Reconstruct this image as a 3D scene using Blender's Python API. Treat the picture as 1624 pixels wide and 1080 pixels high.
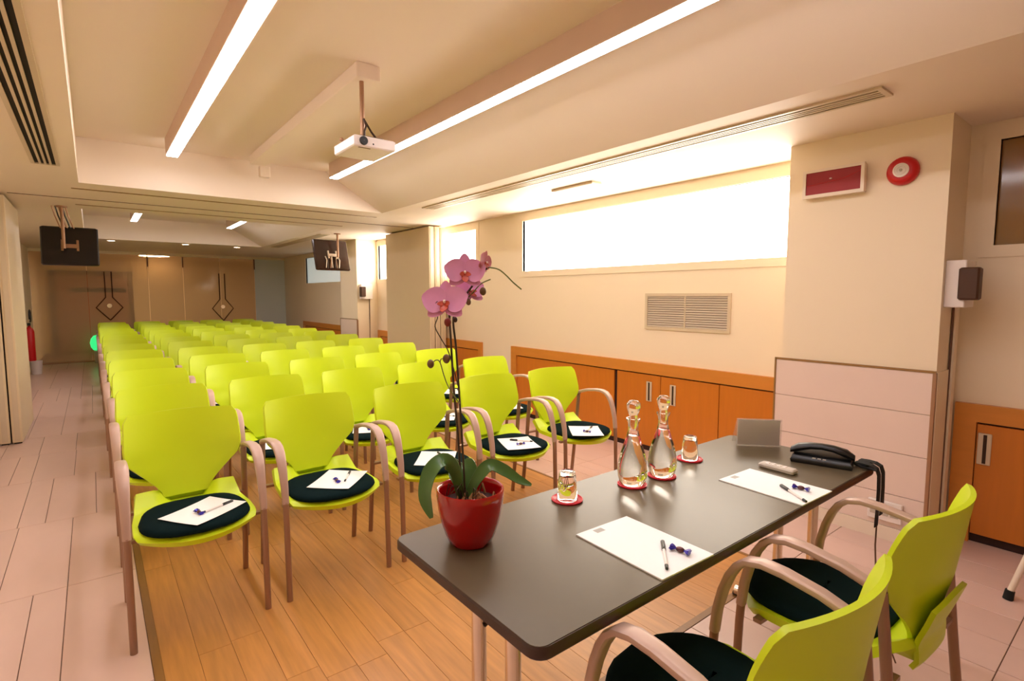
import bpy, math, random
from mathutils import Vector, Matrix
random.seed(7)
R = math.radians
for o in list(bpy.data.objects):
    bpy.data.objects.remove(o, do_unlink=True)
sc = bpy.context.scene
COL = sc.collection

# ------------------------------------------------------------------ camera
F_PX = 842.0                                   # focal length for a 1624 px wide frame
cam_d = bpy.data.cameras.new('camera')
cam_d.sensor_fit = 'HORIZONTAL'
cam_d.sensor_width = 36.0
cam_d.lens = 36.0 * F_PX / 1624.0
cam_d.clip_start = 0.05
cam = bpy.data.objects.new('camera', cam_d)
cam.location = (0.0, 0.0, 1.415)
cam.rotation_euler = (R(90 - 4.87), 0.0, R(-38.3))
COL.objects.link(cam)
sc.camera = cam

# ------------------------------------------------------------------ world, exposure
w = bpy.data.worlds.new('world')
sc.world = w
w.use_nodes = True
w.node_tree.nodes['Background'].inputs[0].default_value = (0.9, 0.8, 0.7, 1)
w.node_tree.nodes['Background'].inputs[1].default_value = 0.05
sc.view_settings.view_transform = 'Standard'
sc.view_settings.look = 'None'
sc.view_settings.gamma = 1.0
sc.view_settings.use_curve_mapping = False
sc.view_settings.exposure = 0.66

LED_STRENGTH = 18.0
LED_COLOR = (1.0, 0.94, 0.97)
WINDOW_STRENGTH = 6.5
WINDOW_COLOR = (1.0, 0.92, 0.80)

# ------------------------------------------------------------------ materials
def srgb(r, g, b):
    def c(v):
        v /= 255.0
        return v / 12.92 if v <= 0.04045 else ((v + 0.055) / 1.055) ** 2.4
    return (c(r), c(g), c(b), 1.0)

MATS = {}
def mat(name, col, rough=0.5, metal=0.0, var=0.06, scale=6.0, bump=0.0, bscale=200.0, spec=0.5,
        stretch=(1, 1, 1), random_tone=0.0, emit=None, estr=0.0, coat=0.0, sheen=0.0):
    m = bpy.data.materials.new(name)
    m.use_nodes = True
    nt = m.node_tree
    p = nt.nodes['Principled BSDF']
    p.inputs['Roughness'].default_value = rough
    p.inputs['Metallic'].default_value = metal
    p.inputs['Specular IOR Level'].default_value = spec
    p.inputs['Coat Weight'].default_value = coat
    p.inputs['Sheen Weight'].default_value = sheen
    tc = nt.nodes.new('ShaderNodeTexCoord')
    mp = nt.nodes.new('ShaderNodeMapping')
    mp.inputs['Scale'].default_value = stretch
    nt.links.new(tc.outputs['Object'], mp.inputs['Vector'])
    nz = nt.nodes.new('ShaderNodeTexNoise')
    nz.inputs['Scale'].default_value = scale
    nz.inputs['Detail'].default_value = 4
    nt.links.new(mp.outputs['Vector'], nz.inputs['Vector'])
    mix = nt.nodes.new('ShaderNodeMix')
    mix.data_type = 'RGBA'
    mix.inputs[6].default_value = tuple(max(0, c * (1 - var)) for c in col[:3]) + (1,)
    mix.inputs[7].default_value = tuple(min(1, c * (1 + var)) for c in col[:3]) + (1,)
    nt.links.new(nz.outputs['Fac'], mix.inputs[0])
    out = mix.outputs[2]
    if random_tone:
        oi = nt.nodes.new('ShaderNodeObjectInfo')
        hs = nt.nodes.new('ShaderNodeHueSaturation')
        mr = nt.nodes.new('ShaderNodeMapRange')
        mr.inputs[3].default_value = 1 - random_tone
        mr.inputs[4].default_value = 1 + random_tone
        nt.links.new(oi.outputs['Random'], mr.inputs[0])
        nt.links.new(mr.outputs[0], hs.inputs['Value'])
        nt.links.new(out, hs.inputs['Color'])
        out = hs.outputs['Color']
        # shift the grain per piece
        ad = nt.nodes.new('ShaderNodeVectorMath')
        ad.operation = 'ADD'
        cm = nt.nodes.new('ShaderNodeCombineXYZ')
        ml = nt.nodes.new('ShaderNodeMath')
        ml.operation = 'MULTIPLY'
        ml.inputs[1].default_value = 57.0
        nt.links.new(oi.outputs['Random'], ml.inputs[0])
        nt.links.new(ml.outputs[0], cm.inputs[0])
        nt.links.new(ml.outputs[0], cm.inputs[1])
        nt.links.new(mp.outputs['Vector'], ad.inputs[0])
        nt.links.new(cm.outputs[0], ad.inputs[1])
        nt.links.new(ad.outputs[0], nz.inputs['Vector'])
    nt.links.new(out, p.inputs['Base Color'])
    if bump:
        nb = nt.nodes.new('ShaderNodeTexNoise')
        nb.inputs['Scale'].default_value = bscale
        nt.links.new(tc.outputs['Object'], nb.inputs['Vector'])
        bp = nt.nodes.new('ShaderNodeBump')
        bp.inputs['Strength'].default_value = bump
        bp.inputs['Distance'].default_value = 0.002
        nt.links.new(nb.outputs['Fac'], bp.inputs['Height'])
        nt.links.new(bp.outputs['Normal'], p.inputs['Normal'])
    if emit:
        p.inputs['Emission Color'].default_value = tuple(emit) + (1,)
        p.inputs['Emission Strength'].default_value = estr
    MATS[name] = m
    return m

def glass(name, col=(1, 1, 1, 1), rough=0.0, ior=1.45):
    m = bpy.data.materials.new(name)
    m.use_nodes = True
    p = m.node_tree.nodes['Principled BSDF']
    p.inputs['Base Color'].default_value = col
    p.inputs['Roughness'].default_value = rough
    p.inputs['IOR'].default_value = ior
    p.inputs['Transmission Weight'].default_value = 1.0
    MATS[name] = m
    return m

def pane(name, tint, gloss=0.12, rough=0.03, frost=None, ff=0.3):
    """thin sheet of glass: tinted see-through plus a mirror coat"""
    m = bpy.data.materials.new(name)
    m.use_nodes = True
    nt = m.node_tree
    for n in list(nt.nodes):
        nt.nodes.remove(n)
    o = nt.nodes.new('ShaderNodeOutputMaterial')
    t = nt.nodes.new('ShaderNodeBsdfTransparent')
    t.inputs[0].default_value = tuple(tint) + (1,)
    g = nt.nodes.new('ShaderNodeBsdfGlossy')
    g.inputs['Roughness'].default_value = rough
    g.inputs['Color'].default_value = (0.9, 0.88, 0.85, 1)
    mx = nt.nodes.new('ShaderNodeMixShader')
    lw = nt.nodes.new('ShaderNodeLayerWeight')
    lw.inputs[0].default_value = gloss
    nt.links.new(lw.outputs['Fresnel'], mx.inputs[0])
    nt.links.new(t.outputs[0], mx.inputs[1])
    nt.links.new(g.outputs[0], mx.inputs[2])
    if frost:
        df = nt.nodes.new('ShaderNodeBsdfDiffuse')
        df.inputs[0].default_value = tuple(frost) + (1,)
        m2 = nt.nodes.new('ShaderNodeMixShader')
        m2.inputs[0].default_value = ff
        nt.links.new(mx.outputs[0], m2.inputs[1])
        nt.links.new(df.outputs[0], m2.inputs[2])
        nt.links.new(m2.outputs[0], o.inputs[0])
    else:
        nt.links.new(mx.outputs[0], o.inputs[0])
    MATS[name] = m
    return m

PAINT = srgb(244, 226, 198)
mat('wall paint', PAINT, 0.55, var=0.02, scale=3, bump=0.05, bscale=120)
mat('ceiling paint', srgb(244, 227, 208), 0.6, var=0.02, scale=2)
mat('white trim', srgb(238, 220, 200), 0.45, var=0.03)
mat('pillar cladding', srgb(236, 212, 200), 0.35, var=0.03, random_tone=0.02)
mat('brown trim', srgb(150, 110, 60), 0.4, var=0.2, scale=20)
mat('joint', srgb(110, 78, 60), 0.8)
mat('tile', srgb(220, 187, 174), 0.3, var=0.05, scale=4, random_tone=0.035, stretch=(3, 1, 1))
mat('plank', srgb(190, 132, 70), 0.36, var=0.34, scale=5, random_tone=0.06, stretch=(9, 0.7, 1))
mat('plank trim', srgb(140, 98, 52), 0.4, var=0.2, scale=8, stretch=(8, 1, 1))
mat('cabinet wood', srgb(206, 120, 32), 0.38, var=0.10, scale=5, random_tone=0.03, stretch=(1, 6, 0.6))
mat('cabinet frame wood', srgb(210, 134, 52), 0.38, var=0.10, scale=5, stretch=(1, 0.8, 5))
mat('cabinet gap', srgb(45, 14, 6), 0.7)
mat('lime plastic', srgb(210, 232, 20), 0.40, var=0.03, scale=4)
mat('pad fabric', srgb(16, 32, 34), 0.95, var=0.15, scale=60, bump=0.3, bscale=700, spec=0.05)
mat('arm taupe', srgb(196, 164, 148), 0.38, 0.15, var=0.04)
mat('leg taupe', srgb(158, 122, 100), 0.34, 0.45, var=0.05)
mat('table top', srgb(92, 80, 60), 0.34, var=0.04, scale=30, spec=0.36)
mat('table edge', srgb(62, 40, 32), 0.4)
mat('chrome', srgb(238, 222, 205), 0.22, 0.85, var=0.02)
mat('black plastic', srgb(16, 15, 17), 0.32, var=0.1)
mat('black matte', srgb(10, 9, 10), 0.75, var=0.1)
mat('slot black', srgb(20, 10, 6), 0.9)
mat('vent metal', srgb(215, 196, 168), 0.4, 0.1)
mat('vent slat', srgb(188, 172, 150), 0.4, 0.1)
mat('paper', srgb(252, 250, 248), 0.7, var=0.01)
mat('print grey', srgb(190, 186, 176), 0.8)
mat('red pot', srgb(172, 4, 8), 0.18, var=0.05, coat=0.4)
mat('red plastic', srgb(196, 14, 22), 0.35)
mat('dark red panel', srgb(150, 8, 16), 0.5)
mat('coaster red', srgb(214, 16, 42), 0.4)
mat('soil', srgb(50, 18, 14), 0.95, var=0.5, scale=60, bump=0.8, bscale=80)
mat('bark', srgb(150, 104, 62), 0.8, var=0.3, scale=30)
mat('leaf', srgb(76, 112, 54), 0.32, var=0.25, scale=14)
mat('stem', srgb(58, 40, 26), 0.5, var=0.3, scale=30)
mat('stem green', srgb(110, 118, 48), 0.5, var=0.2, scale=30)
mat('bud', srgb(112, 84, 44), 0.5, var=0.3, scale=40)
mat('bud red', srgb(130, 36, 30), 0.5, var=0.3, scale=40)
mat('petal', srgb(228, 156, 200), 0.5, var=0.16, scale=22)
mat('petal pink', srgb(226, 140, 156), 0.5, var=0.16, scale=22)
mat('orchid lip', srgb(196, 84, 60), 0.45, var=0.25, scale=40)
mat('orchid column', srgb(250, 235, 225), 0.4)
mat('white plastic', srgb(240, 228, 222), 0.35)
mat('grey plastic', srgb(196, 184, 170), 0.4)
mat('purple foil', srgb(52, 40, 150), 0.25, 0.5, var=0.4, scale=120)
mat('brown foil', srgb(96, 58, 60), 0.25, 0.5, var=0.5, scale=120)
mat('speaker brown', srgb(74, 44, 26), 0.6)
mat('tv back', srgb(22, 15, 13), 0.28, var=0.15)
mat('tv back brown', srgb(58, 36, 28), 0.18, var=0.3, scale=5)
mat('bracket', srgb(170, 130, 100), 0.4, 0.5)
mat('dark bracket', srgb(60, 40, 28), 0.4, 0.5)
mat('housing', srgb(216, 186, 164), 0.5)
mat('door brown', srgb(132, 74, 46), 0.4, var=0.15, scale=4, stretch=(6, 1, 1))
mat('door frame brown', srgb(84, 46, 24), 0.4, var=0.1)
mat('lobby paint', srgb(212, 186, 146), 0.6)
mat('partition panel', srgb(226, 204, 170), 0.5, var=0.02)
mat('dark window', srgb(150, 108, 56), 0.1, var=0.15, scale=2, spec=0.8)
mat('led', (1, 1, 1, 1), 0.5, emit=LED_COLOR, estr=LED_STRENGTH)
mat('window light', (1, 1, 1, 1), 0.3, emit=WINDOW_COLOR, estr=WINDOW_STRENGTH)
mat('window dim', (1, 1, 1, 1), 0.3, emit=(0.72, 0.88, 0.86), estr=0.22)
mat('downlight', (1, 1, 1, 1), 0.3, emit=(1.0, 0.85, 0.7), estr=12)
mat('green glow', (0.02, 0.3, 0.1, 1), 0.3, emit=(0.03, 0.62, 0.17), estr=0.9)
mat('lobby fill', (1, 1, 1, 1), 0.3, emit=(1.0, 0.86, 0.70), estr=42)  # emission of the fill light added in the lobby
glass('carafe glass', (1, 0.97, 0.95, 1))
glass('tumbler glass', (1, 0.98, 0.96, 1))
pane('acrylic', (0.985, 0.975, 0.97), 0.2, 0.12, (0.95, 0.92, 0.9), 0.13)
pane('pale glass', (0.80, 0.86, 0.84), 0.22, 0.15, (0.80, 0.86, 0.86), 0.75)
pane('wall glass', (0.90, 0.82, 0.68), 0.22, 0.08, (0.85, 0.66, 0.44))

# ------------------------------------------------------------------ mesh helpers
class MB:
    def __init__(s):
        s.v = []
        s.f = []
        s.m = []
        s.mi = 0
    def add(s, vs, fs):
        n = len(s.v)
        s.v += [tuple(p) for p in vs]
        for f in fs:
            s.f.append(tuple(i + n for i in f))
            s.m.append(s.mi)
        return s
    def box(s, x0, x1, y0, y1, z0, z1):
        return s.add([(x0, y0, z0), (x1, y0, z0), (x1, y1, z0), (x0, y1, z0),
                      (x0, y0, z1), (x1, y0, z1), (x1, y1, z1), (x0, y1, z1)],
                     [(0, 3, 2, 1), (4, 5, 6, 7), (0, 1, 5, 4), (1, 2, 6, 5), (2, 3, 7, 6), (3, 0, 4, 7)])
    def bbox(s, x0, x1, y0, y1, z0, z1, b):
        """box with chamfered edges"""
        def ring(ins, z):
            return [(x0 + ins + b, y0 + ins, z), (x1 - ins - b, y0 + ins, z), (x1 - ins, y0 + ins + b, z), (x1 - ins, y1 - ins - b, z),
                    (x1 - ins - b, y1 - ins, z), (x0 + ins + b, y1 - ins, z), (x0 + ins, y1 - ins - b, z), (x0 + ins, y0 + ins + b, z)]
        return s.loft([ring(b, z0), ring(0, z0 + b), ring(0, z1 - b), ring(b, z1)], caps=True)
    def quad(s, a, b, c, d):
        return s.add([a, b, c, d], [(0, 1, 2, 3)])
    def loft(s, rings, caps=True, closed=True):
        n = len(rings[0])
        vs = [p for r in rings for p in r]
        fs = []
        for k in range(len(rings) - 1):
            for i in range(n if closed else n - 1):
                j = (i + 1) % n
                fs.append((k * n + i, k * n + j, (k + 1) * n + j, (k + 1) * n + i))
        if caps:
            fs.append(tuple(reversed(range(n))))
            fs.append(tuple((len(rings) - 1) * n + i for i in range(n)))
        return s.add(vs, fs)
    def prism(s, outline, z0, z1, b=0.0):
        """outline: ccw xy list, optional chamfer on the top and bottom rim"""
        n = len(outline)
        cx = sum(p[0] for p in outline) / n
        cy = sum(p[1] for p in outline) / n
        def ins(p, d):
            vx, vy = p[0] - cx, p[1] - cy
            l = math.hypot(vx, vy) or 1
            return (p[0] - vx / l * d, p[1] - vy / l * d)
        if b:
            rr = [[ins(p, b) + (z0,) for p in outline], [tuple(p) + (z0 + b,) for p in outline],
                  [tuple(p) + (z1 - b,) for p in outline], [ins(p, b) + (z1,) for p in outline]]
        else:
            rr = [[tuple(p) + (z0,) for p in outline], [tuple(p) + (z1,) for p in outline]]
        return s.loft(rr)
    def tube(s, path, r, n=8, caps=True, wx=None):
        """round tube; r number or list"""
        P = [Vector(p) for p in path]
        rr = r if isinstance(r, (list, tuple)) else [r] * len(P)
        rings = []
        prev = None
        for i, p in enumerate(P):
            t = (P[min(i + 1, len(P) - 1)] - P[max(i - 1, 0)]).normalized()
            if prev is None:
                up = Vector((0, 0, 1)) if abs(t.z) < 0.9 else Vector((1, 0, 0))
                a = t.cross(up).normalized()
            else:
                a = (prev - t * prev.dot(t)).normalized()
            prev = a
            b = t.cross(a)
            rings.append([tuple(p + (a * math.cos(2 * math.pi * k / n) + b * math.sin(2 * math.pi * k / n)) * rr[i]) for k in range(n)])
        return s.loft(rings, caps)
    def cyl(s, p0, p1, r, n=12):
        return s.tube([p0, p1], r, n)
    def lathe(s, prof, n=24, c=(0, 0, 0), caps=False):
        rings = [[(c[0] + r * math.cos(2 * math.pi * k / n), c[1] + r * math.sin(2 * math.pi * k / n), c[2] + z) for k in range(n)] for r, z in prof]
        return s.loft(rings, caps)
    def ball(s, c, rx, ry=None, rz=None, n=12, m=8):
        ry = ry or rx
        rz = rz or rx
        rings = []
        for i in range(m + 1):
            a = -math.pi / 2 + math.pi * i / m
            q = max(math.cos(a), 0.001)
            rings.append([(c[0] + rx * q * math.cos(2 * math.pi * k / n), c[1] + ry * q * math.sin(2 * math.pi * k / n), c[2] + rz * math.sin(a)) for k in range(n)])
        return s.loft(rings, False)
    def sweep_yz(s, x, path, a, b, n=10, caps=True, e=1.0):
        """elliptic tube in the plane x = const; a half-width along x, b half-thickness (lists or numbers)"""
        P = [Vector((x, p[0], p[1])) for p in path]
        A = a if isinstance(a, (list, tuple)) else [a] * len(P)
        B = b if isinstance(b, (list, tuple)) else [b] * len(P)
        rings = []
        for i, p in enumerate(P):
            t = (P[min(i + 1, len(P) - 1)] - P[max(i - 1, 0)]).normalized()
            nn = Vector((0, -t.z, t.y))
            row = []
            for k in range(n):
                c_, s_ = math.cos(2 * math.pi * k / n), math.sin(2 * math.pi * k / n)
                row.append(tuple(p + Vector((1, 0, 0)) * A[i] * math.copysign(abs(c_) ** e, c_) + nn * B[i] * math.copysign(abs(s_) ** e, s_)))
            rings.append(row)
        return s.loft(rings, caps)
    def sheet(s, G, th):
        """thick sheet from a grid of points G[j][i], thickness th along the negative normal"""
        nj, ni = len(G), len(G[0])
        P = [[Vector(p) for p in row] for row in G]
        N = []
        for j in range(nj):
            row = []
            for i in range(ni):
                du = P[j][min(i + 1, ni - 1)] - P[j][max(i - 1, 0)]
                dv = P[min(j + 1, nj - 1)][i] - P[max(j - 1, 0)][i]
                q = du.cross(dv)
                row.append(q.normalized() if q.length > 1e-9 else Vector((0, 0, 1)))
            N.append(row)
        vs = [tuple(P[j][i]) for j in range(nj) for i in range(ni)]
        vs += [tuple(P[j][i] - N[j][i] * th) for j in range(nj) for i in range(ni)]
        o = nj * ni
        fs = []
        for j in range(nj - 1):
            for i in range(ni - 1):
                a, b, c, d = j * ni + i, j * ni + i + 1, (j + 1) * ni + i + 1, (j + 1) * ni + i
                fs.append((a, b, c, d))
                fs.append((o + d, o + c, o + b, o + a))
        rim = [i for i in range(ni)] + [j * ni + ni - 1 for j in range(1, nj)] + [(nj - 1) * ni + i for i in range(ni - 2, -1, -1)] + [j * ni for j in range(nj - 2, 0, -1)]
        for k in range(len(rim)):
            a, b = rim[k], rim[(k + 1) % len(rim)]
            fs.append((b, a, o + a, o + b))
        return s.add(vs, fs)
    def build(s, name, m, parent=None, smooth=False, loc=None, rotz=0.0, angle=40):
        me = bpy.data.meshes.new(name)
        me.from_pydata(s.v, [], s.f)
        ml = m if isinstance(m, (list, tuple)) else [m]
        for k in ml:
            me.materials.append(MATS[k])
        if len(ml) > 1:
            me.polygons.foreach_set('material_index', s.m)
        if smooth:
            me.polygons.foreach_set('use_smooth', [True] * len(me.polygons))
            me.set_sharp_from_angle(angle=R(angle))
        me.update()
        o = bpy.data.objects.new(name, me)
        COL.objects.link(o)
        if parent:
            o.parent = parent
        if loc:
            o.location = loc
        if rotz:
            o.rotation_euler = (0, 0, rotz)
        return o

def tag(o, label, cat, group=None):
    o['label'] = label
    o['category'] = cat
    if group:
        o['group'] = group
    return o
def thing(name, label, cat, loc=(0, 0, 0), rotz=0.0, group=None):
    o = bpy.data.objects.new(name, None)
    o.empty_display_size = 0.1
    COL.objects.link(o)
    o.location = loc
    o.rotation_euler = (0, 0, rotz)
    return tag(o, label, cat, group)
def struct(o, label=None):
    o['kind'] = 'structure'
    if label:
        o['label'] = label
    return o
def copy_tree(o, parent=None):
    c = o.copy()
    COL.objects.link(c)
    c.parent = parent
    for ch in list(o.children):
        copy_tree(ch, c)
    return c
def lerp(a, b, t):
    return a + (b - a) * t
def interp(x, pts):
    for (x0, y0), (x1, y1) in zip(pts, pts[1:]):
        if x <= x1:
            return lerp(y0, y1, max(0, (x - x0) / (x1 - x0)))
    return pts[-1][1]

# ------------------------------------------------------------------ room dimensions (metres, camera at x=y=0)
XL, XR = -0.95, 3.93
Y0, Y1 = -2.4, 14.4
ZS, ZC = 2.36, 2.74
CX0, CX1, CXS = -0.035, 2.69, 2.05
C1 = (-1.6, 5.84)
C2 = (7.6, 11.35)
WX0, WX1, WY0 = 0.11, 2.75, 1.22                # wooden floor field
HAS = [(-1.4, 0.68), (1.63, 4.77), (5.72, 8.70), (10.5, 12.66)]
WZ0, WZ1 = 1.69, 2.26

# ------------------------------------------------------------------ floor
fl = struct(MB().box(XL - 0.2, XR + 0.2, Y0 - 0.2, 17.2, -0.12, -0.004).build('floor', 'joint'), 'pale plank tile floor with a wooden field in the middle')
GAP = 0.0016
def floor_piece(x0, x1, y0, y1, name, m):
    g = GAP if name == 'tile' else 0.0006
    mb = MB()
    w_, l_ = x1 - x0 - 2 * g, y1 - y0 - 2 * g
    b = 0.0012 if name == 'tile' else 0.0005
    mb.loft([[(-w_/2, -l_/2, -0.006), (w_/2, -l_/2, -0.006), (w_/2, l_/2, -0.006), (-w_/2, l_/2, -0.006)],
             [(-w_/2, -l_/2, -b), (w_/2, -l_/2, -b), (w_/2, l_/2, -b), (-w_/2, l_/2, -b)],
             [(-w_/2 + b, -l_/2 + b, 0), (w_/2 - b, -l_/2 + b, 0), (w_/2 - b, l_/2 - b, 0), (-w_/2 + b, l_/2 - b, 0)]])
    return mb.build(name, m, fl, loc=((x0 + x1) / 2, (y0 + y1) / 2, 0))
# plank tiles beside the wood: cross joints every 1.03 m, widths in multiples of a module
MOD = 0.127
def tile_rows(xa, xb, ys, seams=None):
    for k, (ya, yb) in enumerate(zip(ys, ys[1:])):
        if seams and k in seams:
            xs = [xa] + seams[k] + [xb]
        else:
            xs = [xa]
            while xs[-1] < xb - 0.12:
                xs.append(min(xb, xs[-1] + random.choice((1, 2, 2, 3)) * MOD))
            xs[-1] = xb
        for x0, x1 in zip(xs, xs[1:]):
            floor_piece(x0, x1, ya, yb, 'tile', 'tile')
ys_left = [-2.4, -1.85, -0.82, 0.21, 1.24, 2.27, 3.29, 4.32, 5.35, 6.24, 7.0, 8.05, 9.3, 10.6, 12.0, 13.2, 14.4]
tile_rows(XL, WX0, ys_left, {5: [-0.70, -0.545, -0.29, -0.165], 6: [-0.68, -0.42, -0.165], 7: [-0.69, -0.43, -0.30, -0.047],
                             8: [-0.81, -0.56, -0.435, -0.18], 9: [-0.69, -0.44, -0.185]})
ys_right = [1.22, 2.05, 3.08, 4.11, 5.14, 6.2, 7.3, 8.6, 10.0, 11.4, 12.8, 14.4]
tile_rows(WX1, XR, ys_right)
tile_rows(WX0, XR, [-2.4, -1.5, -0.6, 0.35, 1.22], {2: [0.6, 1.2, 1.7, 2.37, 2.62, 2.85, 3.17, 3.42, 3.68], 3: [0.5, 1.0, 1.5, 1.94, 2.19, 2.45, 2.6, 2.85, 3.10, 3.35, 3.61]})
# wood planks
nP = 22
pw = (WX1 - WX0 - 0.05) / nP
for i in range(nP):
    xa = WX0 + 0.03 + i * pw
    y = WY0 + 0.03
    first = True
    while y < Y1:
        L = random.uniform(0.5, 1.1) if first else random.uniform(1.0, 1.5)
        first = False
        ye = min(Y1, y + L)
        if Y1 - ye < 0.3:
            ye = Y1
        floor_piece(xa, xa + pw, y, ye, 'plank', 'plank')
        y = ye
MB().box(WX0, WX0 + 0.03, WY0, Y1, -0.004, 0.003).build('edge_trim', 'plank trim', fl)
MB().box(WX1 - 0.02, WX1, WY0, Y1, -0.004, 0.002).build('edge_trim', 'plank trim', fl)
MB().box(WX0 + 0.03, WX1 - 0.02, WY0, WY0 + 0.03, -0.004, 0.002).build('edge_trim', 'plank trim', fl)

# ------------------------------------------------------------------ ceiling with two raised fields
cm_ = MB()
def soffit(x0, x1, y0, y1):
    cm_.quad((x0, y0, ZS), (x0, y1, ZS), (x1, y1, ZS), (x1, y0, ZS))
soffit(XL, CX0, Y0, 17.2)
soffit(CX1, XR + 0.2, Y0, 17.2)
soffit(CX0, CX1, Y0, C1[0])
soffit(CX0, CX1, C1[1], C2[0])
soffit(CX0, CX1, C2[1], 17.2)
for a, b in (C1, C2):
    cm_.quad((CX0, a, ZC), (CX0, b, ZC), (CXS, b, ZC), (CXS, a, ZC))
    cm_.quad((CX0, a, ZS), (CX0, b, ZS), (CX0, b, ZC), (CX0, a, ZC))
    cm_.quad((CXS, a, ZC), (CXS, b, ZC), (CX1, b, ZS), (CX1, a, ZS))
    cm_.add([(CX0, b, ZS), (CX1, b, ZS), (CXS, b, ZC), (CX0, b, ZC)], [(0, 1, 2, 3)])
    cm_.add([(CX0, a, ZS), (CX1, a, ZS), (CXS, a, ZC), (CX0, a, ZC)], [(3, 2, 1, 0)])
ceil = struct(cm_.build('ceiling', 'ceiling paint'), 'cream ceiling with two raised fields')
for (x0, x1, y, wd) in ((-0.09, 2.77, 6.17, 0.036), (-0.56, 3.60, 6.80, 0.014), (-0.08, 2.75, 7.24, 0.028)):
    MB().box(x0, x1, y - wd / 2, y + wd / 2, ZS - 0.004, ZS + 0.01).build('track_slot', 'brown trim' if wd > 0.02 else 'joint', ceil)

# ------------------------------------------------------------------ walls
wr = MB()
wr.box(XR, XR + 0.2, Y0, 17.2, 0, WZ0)
wr.box(XR, XR + 0.2, Y0, 17.2, WZ1, ZS)
yy = Y0
for a, b in HAS:
    wr.box(XR, XR + 0.2, yy, a, WZ0, WZ1)
    yy = b
wr.box(XR, XR + 0.2, yy, 17.2, WZ0, WZ1)
struct(wr.build('wall_right', 'wall paint'), 'cream painted wall with high strip windows')
struct(MB().box(XL - 0.2, XL, Y0, 17.2, 0, ZS + 0.4).build('wall_left', 'wall paint'), 'cream painted wall along the aisle')
struct(MB().box(XL - 0.2, XR + 0.2, Y0 - 0.2, Y0, 0, ZS + 0.4).build('wall_front', 'wall paint'), 'cream painted wall behind the presenters')
struct(MB().box(XL - 0.2, XR + 0.2, 17.0, 17.2, 0, ZS + 0.4).build('wall_back', 'lobby paint'), 'dim wall of the lobby behind the glass')

for k, (a, b) in enumerate(HAS):
    m = ('dark window', 'window light', 'window light', 'window dim')[k]
    wn = struct(MB().box(XR + 0.03, XR + 0.045, a, b, WZ0, WZ1).build('window_%d' % (k + 1), m),
                ('dark high window beside the pillar', 'long bright strip window above the cabinets', 'bright window beside the folded partition', 'dim bluish window in the far room')[k])
    fr = MB()
    t = 0.065
    x0, x1 = XR - 0.008, XR + 0.03
    fr.box(x0, x1, a - t, b + t, WZ1, WZ1 + 0.08)
    fr.box(x0, x1, a - t, b + t, WZ0 - t, WZ0)
    fr.box(x0, x1, a - t, a, WZ0, WZ1)
    fr.box(x0, x1, b, b + t, WZ0, WZ1)
    fr.build('window_frame', 'wall paint', wn)

# pillars with clad bases
for k, (a, b) in enumerate(((0.81, 1.63), (8.77, 9.51))):
    XP = 3.562
    p = struct(MB().box(XP, XR, a, b, 0, ZS).build('wall_pillar', 'wall paint'),
               ('square cream pillar behind the presenters table', 'square cream pillar in the far room')[k])
    zs = [0.08, 0.273, 0.519, 0.762, 0.995]
    for z0, z1 in zip(zs, zs[1:]):
        MB().bbox(XP - 0.012, XP, a + 0.012, b + 0.03, z0 + 0.0015, z1 - 0.0015, 0.0012).build('panel', 'pillar cladding', p)
    MB().box(XP - 0.02, XP, a, b + 0.03, 0, 0.08).build('plinth', 'white trim', p)
    MB().box(XP - 0.016, XP, a, b + 0.035, 0.995, 1.006).build('top_trim', 'brown trim', p)
    MB().box(XP - 0.016, XP + 0.008, a - 0.004, a + 0.012, 0.08, 0.995).build('corner_trim', 'bracket', p)
    MB().box(XP - 0.016, XP, b + 0.03, b + 0.04, 0, 1.006).build('corner_trim', 'brown trim', p)
    MB().box(XP + 0.008, XR - 0.12, a - 0.008, a, 0.0, 0.998).build('side_panel', 'wall paint', p)
    MB().box(3.78, 3.84, a - 0.022, a, 0.0, 1.36).build('conduit', 'wall paint', p)
    MB().tube([(3.775, a - 0.008, 1.36), (3.772, a - 0.008, 1.0), (3.768, a - 0.008, 0.5), (3.765, a - 0.008, 0.02)], 0.006, 6).build('cable', 'joint', p)

for nm, x0, x1, a, b in (('baseboard_right', XR - 0.012, XR, 4.95, 5.58), ('baseboard_left', XL, XL + 0.012, Y0, 6.7)):
    struct(MB().box(x0, x1, a, b, 0, 0.08).build(nm, 'white trim'), 'low pale skirting board')

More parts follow.
